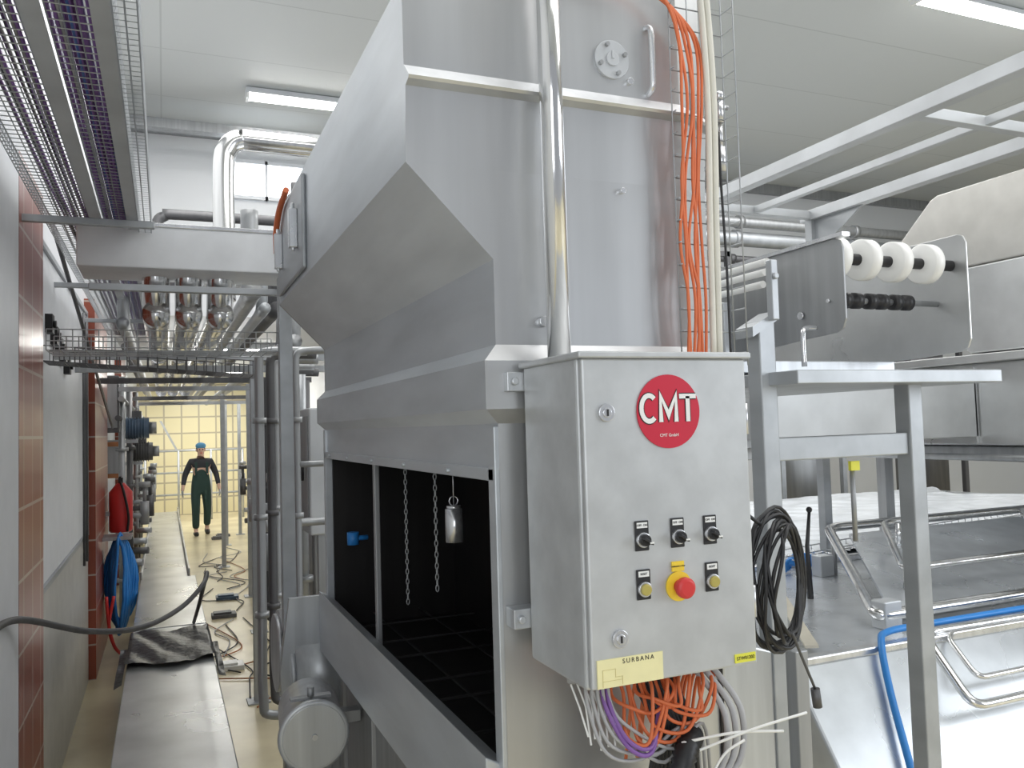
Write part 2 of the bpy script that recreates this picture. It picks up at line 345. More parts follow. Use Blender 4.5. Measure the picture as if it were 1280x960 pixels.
es=B().tube([(.866,1.297,1.648),(.866,1.285,1.648),(.866,1.282,1.648),(.866,1.272,1.648),(.866,1.268,1.648)],[.012,.012,.019,.019,.013],28).obj('emergency_stop','red',K,.001)
B().cyl((.866,1.3,1.648),(.866,1.296,1.648),.027,32).obj('yellow_plate','yellow',es)
B().box((.853,1.297,1.675),(.879,1.3,1.693)).obj('emergency_label','yellow',es)
text('EMERGENCY STOP',.0035,(.866,1.2965,1.684),'ink',es,name='small_lettering')
lb=B().box((.692,1.2975,1.487),(.826,1.3,1.536)).obj('paper_label','paleyel',K)
text('SURBANA',.0115,(.775,1.2972,1.5290),'ink',lb,sp=1.4)
bb=B()
for a,b in [((.702,1.4985),(.742,1.499)),((.702,1.489),(.7025,1.5185)),((.702,1.518),(.728,1.5185)),((.7275,1.5035),(.728,1.5185)),((.727,1.504),(.742,1.5045)),((.7415,1.49),(.742,1.5045))]:
    bb.box((a[0],1.2968,a[1]),(b[0],1.2975,b[1]))
bb.obj('printed_mark','faint',lb)
tg=B().box((.985,1.2975,1.492),(1.032,1.3,1.508)).obj('small_tag','ylwtag',K)
text('STW01202',.009,(1.0085,1.297,1.5),'ink',tg,name='small_lettering')
for z in (1.6,1.95): B().cyl((1.0425,1.31,z-.03),(1.0425,1.31,z+.03),.005,10).obj('hinge','bright',dr)
for x in (.72,.77,.82,.87,.92,.97): B().cyl((x,1.45,1.48),(x,1.45,1.455),.012,12).obj('cable_gland','grey',K)
# ---------------------------------------------------------------- cables on front
def cable(name,pts,r,mat,label,grp=None,n=6,seg=7):
    return tag(B().sweep(pts,r,seg,n).obj(name,mat),label,'cable',grp)
for i in range(7):
    x=1.083+i*.008; w=[rnd(-.010,.010) for _ in range(6)]
    cable('orange_cable',[(x-.33+i*.012,1.565+.008*(i%2),2.955+.005*i),(x-.20,1.56,2.945+.004*i),(x-.09,1.555,2.945-.005*i),(x-.02,1.55,2.90-.006*i),(x+w[0]+.01,1.545,2.80),(x+w[1],1.525,2.66),(x+w[2],1.545,2.5),(x+w[3],1.55,2.35),(x+w[4],1.54,2.22),(x,1.55,2.08)],.0036,'orange','thin orange cable running down the washer front','orange cables down the front')
for i in range(2):
    x=1.150+i*.017
    cable('white_cable',[(x-.03,1.56,3.2),(x,1.55,3.0),(x,1.53,2.7),(x+.004,1.545,2.4),(x+.002,1.55,2.08)],.0075,'cream','thick cream cable running down the washer front','cream cables down the front')
cable('black_cable',[(1.20,1.56,2.62),(1.185,1.54,2.5),(1.195,1.545,2.3),(1.20,1.55,2.08)],.003,'black','thin black cable hanging down the washer front')
bb=B()
for x in (1.07,1.12,1.17,1.215): bb.tube([(x,1.555,2.07),(x,1.555,3.2)],.0017,5)
z=2.1
while z<3.2: bb.tube([(1.07,1.54,z),(1.07,1.558,z),(1.215,1.558,z),(1.215,1.51,z)],.0017,5); z+=.05
bb.tube([(1.215,1.51,2.07),(1.215,1.51,3.2)],.0017,5)
tag(bb.obj('wire_cable_tray','galv'),'vertical wire mesh cable tray on the washer front','cable tray')
# cables below cabinet
for i in range(11):
    x=.79+i*.012; d=rnd(.05,.13); s=rnd(.02,.12)
    cable('orange_cable',[(x,1.45,1.475),(x-.01+rnd(-.02,.02),1.42,1.43),(x-.02+s*.2,1.38,1.475-d),(x+s*.6,1.36+rnd(0,.03),1.46-d),(x+s+rnd(-.02,.03),1.38,1.43+rnd(-.02,.02)),(x+s+.02,1.44,1.45),(x+s+.03,1.5,1.40),(x+s+.03,1.54,1.25)],.0036,'orange','orange cable looping beneath the control cabinet','orange cables beneath the cabinet')
for i in range(5):
    x=.73+i*.012
    cable('grey_cable',[(x,1.42,1.475),(x-.005,1.40,1.42),(x+.02,1.38,1.34+.01*i),(x+.10+rnd(-.02,.02),1.38,1.31+rnd(-.01,.02)),(x+.2,1.40,1.35),(x+.25,1.45,1.2)],.0035,'grey','grey cable hanging beneath the control cabinet','grey cables beneath the cabinet')
for i in range(3):
    x=.96+i*.02
    cable('grey_cable',[(x,1.44,1.475),(x+.02,1.40,1.44),(x+.05,1.37,1.37),(x+.03,1.36,1.28),(x-.05,1.38,1.22),(x-.07,1.42,1.1)],.0065,'grey','thick grey cable hanging beneath the control cabinet','thick grey cables beneath the cabinet')
for i in range(12):
    cable('black_cable',[(.84+i*.013,1.46,1.475),(.86+i*.008,1.44,1.42),(.88+i*.008,1.42,1.34),(.86+i*.012,1.44,1.2),(.84+i*.02,1.48,1.05)],.006,'black','black cable hanging beneath the control cabinet','black cables beneath the cabinet')
for i in range(2):
    cable('purple_cable',[(.78-.01*i,1.43,1.475),(.77-.01*i,1.40,1.42),(.79,1.37,1.36-.012*i),(.84,1.37,1.34-.01*i),(.88,1.4,1.4)],.0045,'purple','purple cable looping beneath the control cabinet','purple cables beneath the cabinet')
for i in range(6):
    x=.71+i*.013
    tag(B().tube([(x,1.44,1.455),(x+.002,1.41,1.42),(x+rnd(-.006,.01),1.39,1.36+rnd(-.02,.02))],.0022,4).obj('cable_tie','plasticw'),'white plastic cable tie hanging from the cabinet glands','cable tie','cable ties')
for pts in ([(1.15,1.30,1.375),(1.03,1.32,1.355),(.91,1.36,1.315)],[(1.10,1.31,1.345),(1.0,1.33,1.352),(.90,1.36,1.34)],[(.93,1.34,1.25),(.98,1.34,1.31),(1.03,1.34,1.33)]):
    tag(B().sweep(pts,.0028,5).obj('cable_tie','plasticw'),'long white cable tie around the hanging cables','cable tie','cable ties')
bb=B(); path=catmull([(1.0,1.5,1.26),(.95,1.40,1.33),(.90,1.355,1.31),(.865,1.35,1.20),(.87,1.38,.95)],14)
bb.tube(path,[.024 if i%2 else .019 for i in range(len(path))],14); tag(bb.obj('corrugated_conduit','black'),'black corrugated conduit curving beneath the cabinet','conduit')
bb=B()
for k in range(15):
    rx=.060+.0034*k+rnd(-.004,.004); rz=.112+.003*k+rnd(-.006,.006); cx=1.245+rnd(-.008,.008); cz=1.60-rnd(0,.02); pts=[]
    for j in range(28):
        a=2*math.pi*j/28; pts.append((cx+rx*math.cos(a)+.006*math.sin(3*a+k),1.44+.03*math.cos(a)+.004*k+.01*math.sin(2*a+k),cz+rz*math.sin(a)))
    bb.tube(pts,.0042,6,closed=True)
bb.sweep([(1.19,1.46,1.72),(1.13,1.47,1.76),(1.08,1.5,1.75),(1.05,1.5,1.70)],.0042,6)
tag(bb.obj('cable_coil','black'),'coil of black cable hanging beside the control cabinet','cable coil')
tag(B().sweep([(1.21,1.40,1.50),(1.25,1.42,1.44),(1.30,1.44,1.36)],.003,6).cyl((1.30,1.44,1.36),(1.305,1.44,1.32),.010).obj('cable_plug','darksteel'),'black cable end with plug hanging from the coil','plug')
# ---------------------------------------------------------------- support frame right
F=thing('support_frame','square steel tube frame with shelf beneath the roller conveyor','frame',(1.95,2.05,0))
B().box((1.63,1.97,0),(1.69,2.03,2.24)).obj('post','galv',F,.004)
B().box((2.22,1.97,0),(2.28,2.03,2.06)).obj('post','galv',F,.004)
B().box((1.67,2.7,0),(1.73,2.76,2.06)).obj('post','galv',F,.004)
B().box((1.69,1.98,1.82),(2.22,2.03,1.89)).obj('rail','galv',F,.004)
B().box((1.64,2.76,1.78),(2.7,2.80,1.83)).obj('rail','dull',F,.004)
B().box((2.22,2.03,1.82),(2.27,2.72,1.87)).obj('rail','galv',F,.004)
B().box((1.66,1.85,2.045),(2.50,3.0,2.085)).obj('shelf','galv',F,.003)
B().prism([(1.60,1.96,2.19),(1.69,1.96,2.24),(1.69,1.96,2.27),(1.60,1.96,2.22)],(0,.08,0)).obj('gusset','galv',F)
B().cyl((2.03,2.035,1.55),(2.03,2.035,1.80),.008).obj('tag_rod','dull',F); B().box((2.012,2.02,1.775),(2.048,2.032,1.805)).obj('small_tag','ylwtag',F)
# ---------------------------------------------------------------- roller conveyor
R=thing('roller_conveyor','steel conveyor end with white plastic wheels between two side plates','conveyor',(2.1,2.2,2.1))
def sideplate(x,ztop,zb,yn,yf,nm='side_plate',mat='dull',rise=0):
    pts=[(x,yf,zb+rise+.06),(x,yf-.06,zb+rise),(x,yn+.16,zb-.005),(x,yn+.04,zb),(x,yn+.012,zb+.012),(x,yn,zb+.04),(x,yn,ztop-.03),(x,yn+.01,ztop-.008),(x,yn+.03,ztop),(x,yf,ztop)]
    return B().prism(pts,(.008,0,0)).obj(nm,mat,R,.002)
sp1=sideplate(1.87,2.485,2.20,1.87,2.55,rise=-.04)
for a in ((2.05,2.27,.012),(2.2,2.44,.012),(1.93,2.30,.006)): B().cyl((1.867,a[0],a[1]),(1.86,a[0],a[1]),a[2],12).obj('bolt','bright',sp1)
sideplate(2.43,2.54,2.15,1.90,3.6,mat='tankpan',rise=-.05)
B().prism([(1.862,1.86,2.486),(1.862,3.3,2.486),(1.862,3.3,2.498),(1.862,1.86,2.498)],(.03,0,0)).obj('top_rail','bright',R)
for z,x in ((2.455,1.80),(2.42,1.79),(2.38,1.78)): B().cyl((x,2.12,z),(x,3.4,z),.012,12).obj('guide_rail','plasticw',R)
B().cyl((1.875,1.96,2.44),(2.43,1.96,2.44),.018,16).obj('shaft','black',R)
for x in (1.900,2.022,2.152,2.290):
    B().tube([(x,1.96,2.44),(x+.002,1.96,2.44),(x+.005,1.96,2.44),(x+.038,1.96,2.44),(x+.043,1.96,2.44),(x+.045,1.96,2.44)],[.03,.060,.065,.065,.060,.03],32).obj('white_wheel','plasticw',R)
B().cyl((1.875,2.02,2.32),(2.43,2.02,2.32),.010,16).obj('shaft','dull',R)
for x in (2.0,2.11,2.22):
    B().tube([(x,2.02,2.32),(x+.001,2.02,2.32),(x+.03,2.02,2.32),(x+.031,2.02,2.32),(x+.05,2.02,2.32),(x+.051,2.02,2.32),(x+.08,2.02,2.32),(x+.081,2.02,2.32)],[.02,.026,.026,.018,.018,.026,.026,.02],24).obj('black_wheel','black',R)
B().box((1.70,2.2,2.10),(2.42,3.3,2.14)).obj('conveyor_bed','steel',R,.003)
B().box((1.72,2.25,2.14),(1.75,3.3,2.34)).obj('side_skirt','steel',R,.003)
B().box((1.66,1.94,2.24),(1.685,1.965,2.42)).cyl((1.672,1.94,2.37),(1.672,1.93,2.37),.01,10).obj('clamp_bracket','galv',R,.003)
B().sweep([(1.76,1.93,2.10),(1.76,1.93,2.19),(1.78,1.94,2.215),(1.83,1.95,2.22)],.008,8).obj('locking_pin','bright',R)
# ---------------------------------------------------------------- gantry
O=thing('steel_gantry','rectangular steel tube gantry above the roller conveyor','gantry',(3.4,3,1.02))
def obar(a,b,w=.065): return B().bar(a,b,w).obj('beam','galvl',O,.003)
obar((2.98,1.2,3.25),(2.98,4.5,3.25)); obar((3.88,1.2,3.25),(3.88,4.2,3.25))
obar((2.98,4.13,3.25),(3.88,4.13,3.25),.05); obar((2.98,2.55,3.25),(3.88,2.55,3.25),.05)
obar((3.42,1.2,3.25),(3.42,4.13,3.25),.04)
for x,y in ((2.98,4.5),(3.88,4.13)): B().box((x-.03,y-.03,1.02),(x+.03,y+.03,3.22)).obj('post','galv',O,.003)
B().prism([(3.88,3.7,3.22),(3.88,4.1,3.22),(3.88,4.1,3.0)],(.01,0,0)).obj('gusset','galv',O)
# ---------------------------------------------------------------- second machine
N=thing('enclosed_washing_tunnel','large stainless steel and beige panelled process machine housing','machine',(5.3,3.4,1.02))
B().prism([(4.5,1.6,2.83),(4.5,4.15,2.83),(4.5,4.15,2.95),(4.5,3.75,3.30),(4.5,3.7,3.32),(4.5,1.6,3.32)],(2.2,0,0)).obj('upper_cover','beige',N,.01)
B().prism([(4.47,1.6,2.30),(4.47,3.5,2.30),(4.47,3.8,2.5),(4.47,3.8,2.82),(4.47,1.6,2.82)],(2.0,0,0)).obj('middle_housing','tankpan',N,.01)
B().box((4.42,1.6,2.24),(6.6,4.2,2.29)).obj('ledge','tankpan',N,.005)
lh=B().box((4.50,1.6,1.75),(6.6,4.3,2.24)).obj('lower_housing','tankpan',N,.01)
for y in (2.75,3.5): B().box((4.48,y,1.76),(4.50,y+.03,2.22)).obj('seam_rib','tankpan',lh,.002)
B().box((4.46,4.32,1.78),(6,4.9,2.2)).obj('end_cover','beige',N,.01)
B().prism([(2.72,3.2,2.14),(2.72,3.2,1.84),(2.80,3.2,1.78),(3.68,3.2,1.78),(3.68,3.2,2.14)],(0,.8,0)).obj('side_hopper','galvl',N,.008)
B().box((3.68,3.5,1.80),(4.5,3.95,2.14)).obj('hopper_duct','tankpan',N,.006)
for x,y in ((4.8,1.7),(6.4,1.7),(4.8,4.5),(6.4,4.5)): B().box((x,y,1.02),(x+.08,y+.08,1.76)).obj('leg','dull',N,.003)
B().box((4.6,1.7,1.66),(6.5,4.5,1.74)).obj('underside_channel','dull',N,.01)
B().cyl((4.45,1.6,1.68),(4.45,4.7,1.68),.02,12).obj('tube','dull',N)
B().cyl((4.40,4.25,1.90),(4.5,4.25,1.90),.025,14).cyl((4.37,4.25,1.90),(4.40,4.25,1.90),.038,14).obj('knob','plasticw',N)
for i,(z,r,c) in enumerate(((4.55,.07,'dull'),(4.35,.10,'galv'),(4.1,.05,'darksteel'),(3.9,.09,'dull'),(3.65,.06,'darksteel'))):
    bb=B(); bb.cyl((4.3,8.8+.1*i,z),(13.9,8.8+.1*i,z),r,14)
    for x in (5,7,9,11): bb.cyl((x,8.8+.1*i,z),(x+.08,8.8+.1*i,z),r+.02,14)
    tag(bb.obj('service_pipe',c),'long horizontal service pipe along the far wall','pipe','service pipes along the far wall')
for i,(x,z,c) in enumerate(((5.6,3.9,'darksteel'),(7.2,3.5,'galv'),(9.3,3.8,'darksteel'))):
    t=thing('equipment_rack','steel equipment rack with tanks by the far wall','rack',(x,8,0),'racks by the far wall')
    B().box((x-.5,7.8,0),(x-.44,7.86,z)).box((x+.44,7.8,0),(x+.5,7.86,z)).box((x-.5,7.8,z-.06),(x+.5,7.86,z)).box((x-.5,7.8,z-.9),(x+.5,7.86,z-.84)).obj('rack_frame',c,t)
    B().cyl((x,8.1,.1),(x,8.1,z-.2),.32,24).sph((x,8.1,z-.2),.32,(1,1,.4)).obj('tank',c if i!=1 else 'dull',t)
    B().box((x-.35,7.65,z-.8),(x+.2,7.8,z-.3)).obj('control_box',['motor','dull','dull'][i],t,.01)
# ---------------------------------------------------------------- tank right
TZ=1.02
T=thing('process_tank','low wide stainless steel tank with sloping front','tank',(3.4,4.3,0))
B().prism([(2.15,2.08,.45),(2.15,2.50,TZ),(2.15,7.5,TZ),(2.15,7.5,.15),(2.15,2.2,.15)],(6.5,0,0)).obj('tank_body','tank',T,.01)
B().box((2.13,2.49,TZ-.005),(8.6,2.54,TZ+.025)).obj('rim','bright',T,.006)
B().box((2.15,4.12,TZ-.002),(8.6,4.18,TZ+.035)).obj('cross_rim','bright',T,.006)
for x in (2.4,5,7.8):
    for y in (2.3,7.2): B().box((x,y,0),(x+.06,y+.06,.2)).obj('leg','dull',T)
def rring(corners,z,n=5,rad=.08):
    pts=[]; C=[Vector((*c,z)) if len(c)==2 else Vector(c) for c in corners]; k=len(C)
    for i in range(k):
        p=C[i]; a=(C[i-1]-p).normalized(); b=(C[(i+1)%k]-p).normalized()
        for j in range(n+1):
            t=j/n; pts.append((p+a*rad)*(1-t)**2+p*2*t*(1-t)+(p+b*rad)*t*t)
    return pts
H=thing('tank_hatch','tilted stainless steel hatch with thick tubular frame on the tank','hatch',(4.1,3.2,TZ))
B().prism([(3.70,3.76,1.24),(2.98,2.80,1.05),(4.5,2.80,1.05),(5.36,3.76,1.24)],(0,0,.02)).obj('lid','tank',H,.004)
B().tube(rring([(3.62,3.84,1.29),(2.83,2.74,1.08),(4.58,2.74,1.08),(5.5,3.84,1.29)],0),.027,12,closed=True).obj('frame_tube','polish',H)
B().tube(rring([(3.76,3.56,1.34),(3.22,2.94,1.22),(4.3,2.94,1.22),(4.9,3.56,1.34)],0),.018,10,closed=True).tube([(3.28,2.98,1.08),(3.28,2.98,1.21)],.015,8).tube([(4.25,2.98,1.09),(4.25,2.98,1.21)],.015,8).tube([(3.85,3.54,1.2),(3.85,3.54,1.33)],.015,8).obj('inner_handle','polish',H)
for a in ((3.5,3.78),(4.72,3.78),(2.86,2.72)): B().box((a[0],a[1],1.02),(a[0]+.10,a[1]+.08,1.14)).obj('hinge','galvl',H,.006)
for x in (3.62,5.3): B().cyl((x,3.8,1.02),(x,3.8,1.27),.015).obj('stay','dull',H)
G=thing('lifting_handle','bent steel tube grab rail on the tank front','handle',(3.3,2.45,.75))
B().tube(rring([(2.86,2.53,1.05),(2.78,2.25,.85),(3.93,2.25,.85),(3.93,2.53,1.05)],0,rad=.07),.018,10,closed=True).obj('grab_rail','polish',G)
B().tube(rring([(2.95,2.50,1.04),(2.90,2.32,.92),(3.75,2.32,.92),(3.75,2.50,1.04)],0,rad=.05),.012,8,closed=True).obj('inner_rail','polish',G)
tag(B().sweep([(2.39,2.17,.60),(2.42,2.22,.69),(2.51,2.38,.90),(2.59,2.49,1.05),(2.70,2.56,1.07),(2.95,2.58,1.068),(3.4,2.58,1.068),(4.3,2.58,1.068)],.014,12).obj('blue_hose','bluehose'),'bright blue water hose draped over the tank edge','hose')
bb=B(); nx,ny=60,40; g=[[bb.bm.verts.new((3.0+5.4*i/nx+.25*math.sin(j*.35),4.30+3.1*j/ny,TZ+.02+.018*abs(math.sin(i*.55+j*.3))*abs(math.cos(j*.45-i*.2))+rnd(0,.004))) for j in range(ny+1)] for i in range(nx+1)]
for i in range(nx):
    for j in range(ny): bb.bm.faces.new((g[i][j],g[i+1][j],g[i+1][j+1],g[i][j+1])).smooth=True
tag(bb.obj('plastic_sheet','film'),'crumpled translucent white plastic sheet covering the tank','plastic sheet')
bb=B()
for k in range(4): bb.tube([(3.36,3.92+.06*k,1.10+.03*(k in(0,3))),(6.6,4.36+.06*k,1.16+.03*(k in(0,3)))],.004,4)
for i in range(40):
    t=i/39; x=3.36+3.24*t; y=3.92+.44*t; z=1.10+.06*t; bb.tube([(x,y,z+.03),(x,y,z),(x,y+.18,z),(x,y+.18,z+.03)],.0035,4)
tag(bb.obj('wire_cable_tray','bright'),'loose wire mesh tray lying across the tank','cable tray')
tag(B().prism([(2.29,2.58,1.052),(2.34,2.56,1.052),(3.10,3.70,1.052),(3.05,3.72,1.052)],(0,0,.01)).obj('plastic_strip','wood'),'cream plastic strip lying on the tank edge','strip')
bb=B()
for i in range(6): bb.sweep([(3.30+.03*i,3.90+.02*i,1.04),(3.4+.02*i,3.97,1.08+.01*i),(3.5+.03*i,3.94-.02*i,1.07),(3.66+.01*i,4.04,1.05)],.014,6)
tag(bb.obj('blue_glove','bluehose'),'crumpled blue rubber glove lying beside the hatch','glove')
tag(B().tube([(3.05,3.38,1.02),(3.08,3.42,1.28),(3.14,3.46,1.45)],[.016,.011,.008],8).sph((3.14,3.46,1.46),.016).obj('lever','black'),'small black lever standing on the tank','lever')
# ---------------------------------------------------------------- left: long steel channel
S=thing('steel_channel_bench','long low stainless steel channel running down the aisle','channel',(.03,8,0))
B().box((-.23,2.6,.44),(.29,9.3,.5)).box((-.23,2.6,.38),(-.215,9.3,.44)).box((.275,2.6,.38),(.29,9.3,.44)).obj('channel_top','tankpan',S,.006)
for y in (3.5,5.5,7.5,9): B().box((-.18,y,0),(-.13,y+.05,.44)).box((.19,y,0),(.24,y+.05,.44)).box((-.13,y,.15),(.19,y+.04,.19)).obj('leg','dull',S)
B().box((-.232,6.9,.500),(.292,6.912,.504)).obj('seam_cover','dull',S)
S2=thing('steel_channel_bench','narrow stainless steel conveyor channel further along the aisle','channel',(.0,13,0))
B().box((-.22,9.4,.42),(.22,17.5,.48)).box((-.24,9.4,.42),(-.22,17.5,.56)).box((.22,9.4,.42),(.24,17.5,.56)).obj('channel_top','tankpan',S2,.006)
for y in (9.8,12,14.5,17): B().box((-.18,y,0),(-.13,y+.05,.43)).box((.13,y,0),(.18,y+.05,.43)).obj('leg','dull',S2)
bb=B(); nx,ny=30,18
g=[[None]*(ny+1) for _ in range(nx+1)]
for i in range(nx+1):
    for j in range(ny+1):
        u=i/nx;v=j/ny; x=-.30+.66*u; y=5.75+.95*v+.05*math.sin(u*9); z=.515+.018*abs(math.sin(u*9+v*5))+rnd(0,.006)
        if x<-.235: z-=.12
        if x>.295: z-=.14
        g[i][j]=bb.bm.verts.new((x,y,z))
for i in range(nx):
    for j in range(ny): bb.bm.faces.new((g[i][j],g[i+1][j],g[i+1][j+1],g[i][j+1])).smooth=True
tag(bb.obj('black_plastic_bag','bag'),'crumpled black plastic bag draped over the steel channel','bag')
cable('black_cable',[(-.51,3.0,1.36),(-.48,3.5,1.30),(-.3,4.0,1.13),(-.1,4.4,1.04),(.08,4.8,1.04),(.2,5.1,1.10),(.24,5.6,1.08),(.22,6.2,.8),(.20,6.9,.515)],.013,'darksteel','thick dark cable strung from the wall to the channel',n=10,seg=10)
E=thing('fire_extinguisher','red fire extinguisher mounted on the tiled pillar','fire extinguisher',(-.39,8.9,1.05))
B().tube([(-.39,8.9,1.04),(-.39,8.9,1.06),(-.39,8.9,1.42),(-.39,8.9,1.49),(-.39,8.9,1.51)],[.09,.105,.105,.05,.03],20).obj('cylinder_body','red',E)
B().box((-.41,8.86,1.51),(-.37,8.94,1.56)).box((-.40,8.76,1.56),(-.38,8.94,1.575)).obj('valve','black',E); B().sweep([(-.39,8.84,1.52),(-.36,8.78,1.43),(-.32,8.79,1.2),(-.33,8.8,1.05)],.012,6).obj('nozzle_hose','black',E); B().box((-.52,8.86,1.2),(-.48,8.95,1.24)).obj('wall_bracket','dull',E)
Q=thing('hose_hanger','blue water hose hanging in long loops from a wall hanger','hose',(-.38,8.5,.1))
for k in range(9):
    y=8.35+.03*k; rx=.035+.012*k; B().tube([( -.38+rx*math.cos(a/20*6.283)+.01*math.sin(a+k),y+.02*math.sin(a/20*12.6),.62+(.42-.012*k+.03*(k%3))*math.sin(a/20*6.283)) for a in range(20)],.014,7,closed=True).obj('hose_loop','bluehose',Q)
B().box((-.52,8.35,1.02),(-.28,8.65,1.05)).obj('hanger','dull',Q)
for k in range(2): B().sweep([(-.48+.06*k,8.2,.55),(-.46,8.2,.3),(-.42,8.2,.12),(-.36,8.25,.02)],.014,7).obj('red_hose_end','red',Q)
def motor(x,y,z,cc='motor'):
    t=thing('pump_motor','blue-grey electric motor mounted beside the wall','motor',(x,y,z),'wall mounted motors')
    bb=B(); bb.cyl((x-.15,y,z),(x+.12,y,z),.12,16)
    for k in range(7): bb.cyl((x-.12+.03*k,y,z),(x-.11+.03*k,y,z),.135,16)
    bb.obj('motor_body',cc,t); B().cyl((x+.12,y,z),(x+.20,y,z),.07,14).obj('gearbox','dull',t); B().box((x-.06,y-.05,z+.1),(x+.04,y+.05,z+.2)).obj('terminal_box','darksteel',t,.005)
    B().box((-.6,y-.05,z-.17),(x,y+.05,z-.13)).obj('bracket','galv',t)
motor(-.28,10.6,2.05); motor(-.26,12.2,1.75,'darksteel')
def manifold(x,y,zt,sg,mat):
    bb=B(); bb.cyl((x,y,0),(x,y,zt),.035,12)
    for z in (.4,.9,1.35,1.8):
        if z<zt-.1: bb.cyl((x,y,z),(x,y,z+.04),.065,12)
    bb.cyl((x,y,1.1),(x+sg*.25,y,1.1),.03,10); bb.cyl((x+sg*.22,y,1.0),(x+sg*.22,y,1.25),.045,12); bb.cyl((x+sg*.22,y,1.25),(x+sg*.22,y,1.42),.02,8); bb.cyl((x+sg*.22,y,1.40),(x+sg*.22,y,1.46),.06,12)
    bb.cyl((x,y,.6),(x+sg*.2,y-.05,.6),.04,10)
    return tag(bb.obj('valve_manifold',mat),'steel pipe manifold with flanges and valve actuator','pipes','valve manifolds along the aisle')
for i,(x,y) in enumerate(((-.42,9.9),(-.38,10.9),(-.42,11.9),(-.38,13.2),(-.40,14.8),(-.40,16.5))): manifold(x,y,2.6-.1*(i%3),1,['dull','darksteel','galv'][i%3])
for i,(x,y,z0,z1) in enumerate(((-.55,9.6,2.0,2.6),(-.56,10.2,1.5,1.9),(-.55,11.3,2.1,2.7))):
    t=thing('junction_box','grey junction box mounted on the aisle wall','box',(x,y,z0),'wall junction boxes')
    B().box((x-.05,y,z0),(x+.12,y+.25,z1)).obj('body',['darksteel','brown','galvl'][i],t,.01); B().box((x-.03,y-.01,z0+.05),(x+.1,y,z1-.05)).obj('lid','dull',t,.003)
for i,z in enumerate((1.0,1.3,2.15,2.35,2.9)):
    tag(B().cyl((-.5+.03*i,9.5,z),(-.5+.03*i,20,z),.03,10).obj('wall_pipe',['dull','galv','darksteel','dull','darksteel'][i]),'steel pipe running along the aisle wall','pipe','aisle wall pipes')
for y in (7.0,7.25):
    tag(B().cyl((-.555,y,1.0),(-.555,y,2.9),.010,8).obj('wall_conduit','darksteel'),'thin dark conduit running up the wall','conduit','wall conduits')
for k in range(5): tag(B().box((-.585,5.0+.22*k,2.52-.04*k),(-.545,5.1+.22*k,2.62-.04*k)).cyl((-.545,5.05+.22*k,2.57-.04*k),(-.53,5.05+.22*k,2.57-.04*k),.02,10).obj('cable_clip','black'),'black cable clip on the white wall','cable clip','cable clips on the wall')
tag(B().cyl((-.51,4.6,3.05),(-.48,9.3,2.05),.012,8).obj('sloping_conduit','darksteel'),'dark conduit sloping along the wall','conduit')
# ---------------------------------------------------------------- cable trays overhead
def wtray(x0,x1,y0,y1,z,h,step):
    bb=B(); n=max(2,round((x1-x0)/.03))
    for i in range(n+1):
        x=x0+(x1-x0)*i/n; bb.tube([(x,y0,z),(x,y1,z)],.002,4)
    for x in (x0,x1):
        for k in (.33,.66,1): bb.tube([(x,y0,z+h*k),(x,y1,z+h*k)],.002,4)
    y=y0
    while y<y1: bb.tube([(x0,y,z+h),(x0,y,z),(x1,y,z),(x1,y,z+h)],.002,4); y+=step
    return tag(bb.obj('wire_cable_tray','galv'),'wire mesh cable tray hanging overhead full of cables','cable tray','overhead wire trays')
wtray(-.47,-.29,1.2,8.5,2.9,.06,.04); wtray(-.235,-.14,1.2,8.5,2.9,.06,.04); wtray(-.095,-.045,1.2,8.5,2.86,.10,.03)
def rail(x0,x1,z0,z1,lab):
    t=B().prism([(x0,.9,z0),(x1,.9,z0),(x1,.9,z0+.006),(x0+.006,.9,z0+.006),(x0+.006,.9,z1),(x0,.9,z1)],(0,7.8,0)).obj('tray_rail','galvl'); return tag(t,lab,'rail','overhead tray rails')
rail(-.285,-.24,2.885,2.96,'long galvanised angle rail carrying cable trays'); rail(-.14,-.095,2.87,2.98,'long galvanised angle rail carrying cable trays')
for i in range(20):
    mt=['purple','purple','grey','purple','blue','purple','purple'][i%7]
    lay=i//10; x=-.232+.010*(i%10)+rnd(-.002,.002)
    cable('tray_cable',[(x,.9,2.910+.012*lay)]+[(x+rnd(-.005,.005),.9+1.3*k,2.910+.012*lay+rnd(0,.005)) for k in range(1,6)]+[(x,8.5,2.912)],.005,mt,{'purple':'purple cable lying in the overhead tray','grey':'grey cable lying in the overhead tray','blue':'blue cable lying in the overhead tray'}[mt],'cables in the overhead tray',4,5)
for i in range(12):
    mt=['grey','purple','black','grey','purple','purple'][i%6]; x=-.40+.0095*i
    cable('tray_cable',[(x,.9,2.912),(x+rnd(-.01,.01),3,2.915),(x+rnd(-.01,.01),5,2.912),(x,8.5,2.912)],.005,mt,{'grey':'grey','purple':'purple','black':'black'}[mt]+' cable lying in the overhead tray','cables in the overhead tray',4,5)
for y in (3.78,5.4,7):
    tag(B().box((-.6,y,2.83),(-.03,y+.03,2.86)).obj('tray_crossbar','galv',bevel=.003),'galvanised cross bar supporting the cable trays','bar','tray cross bars')
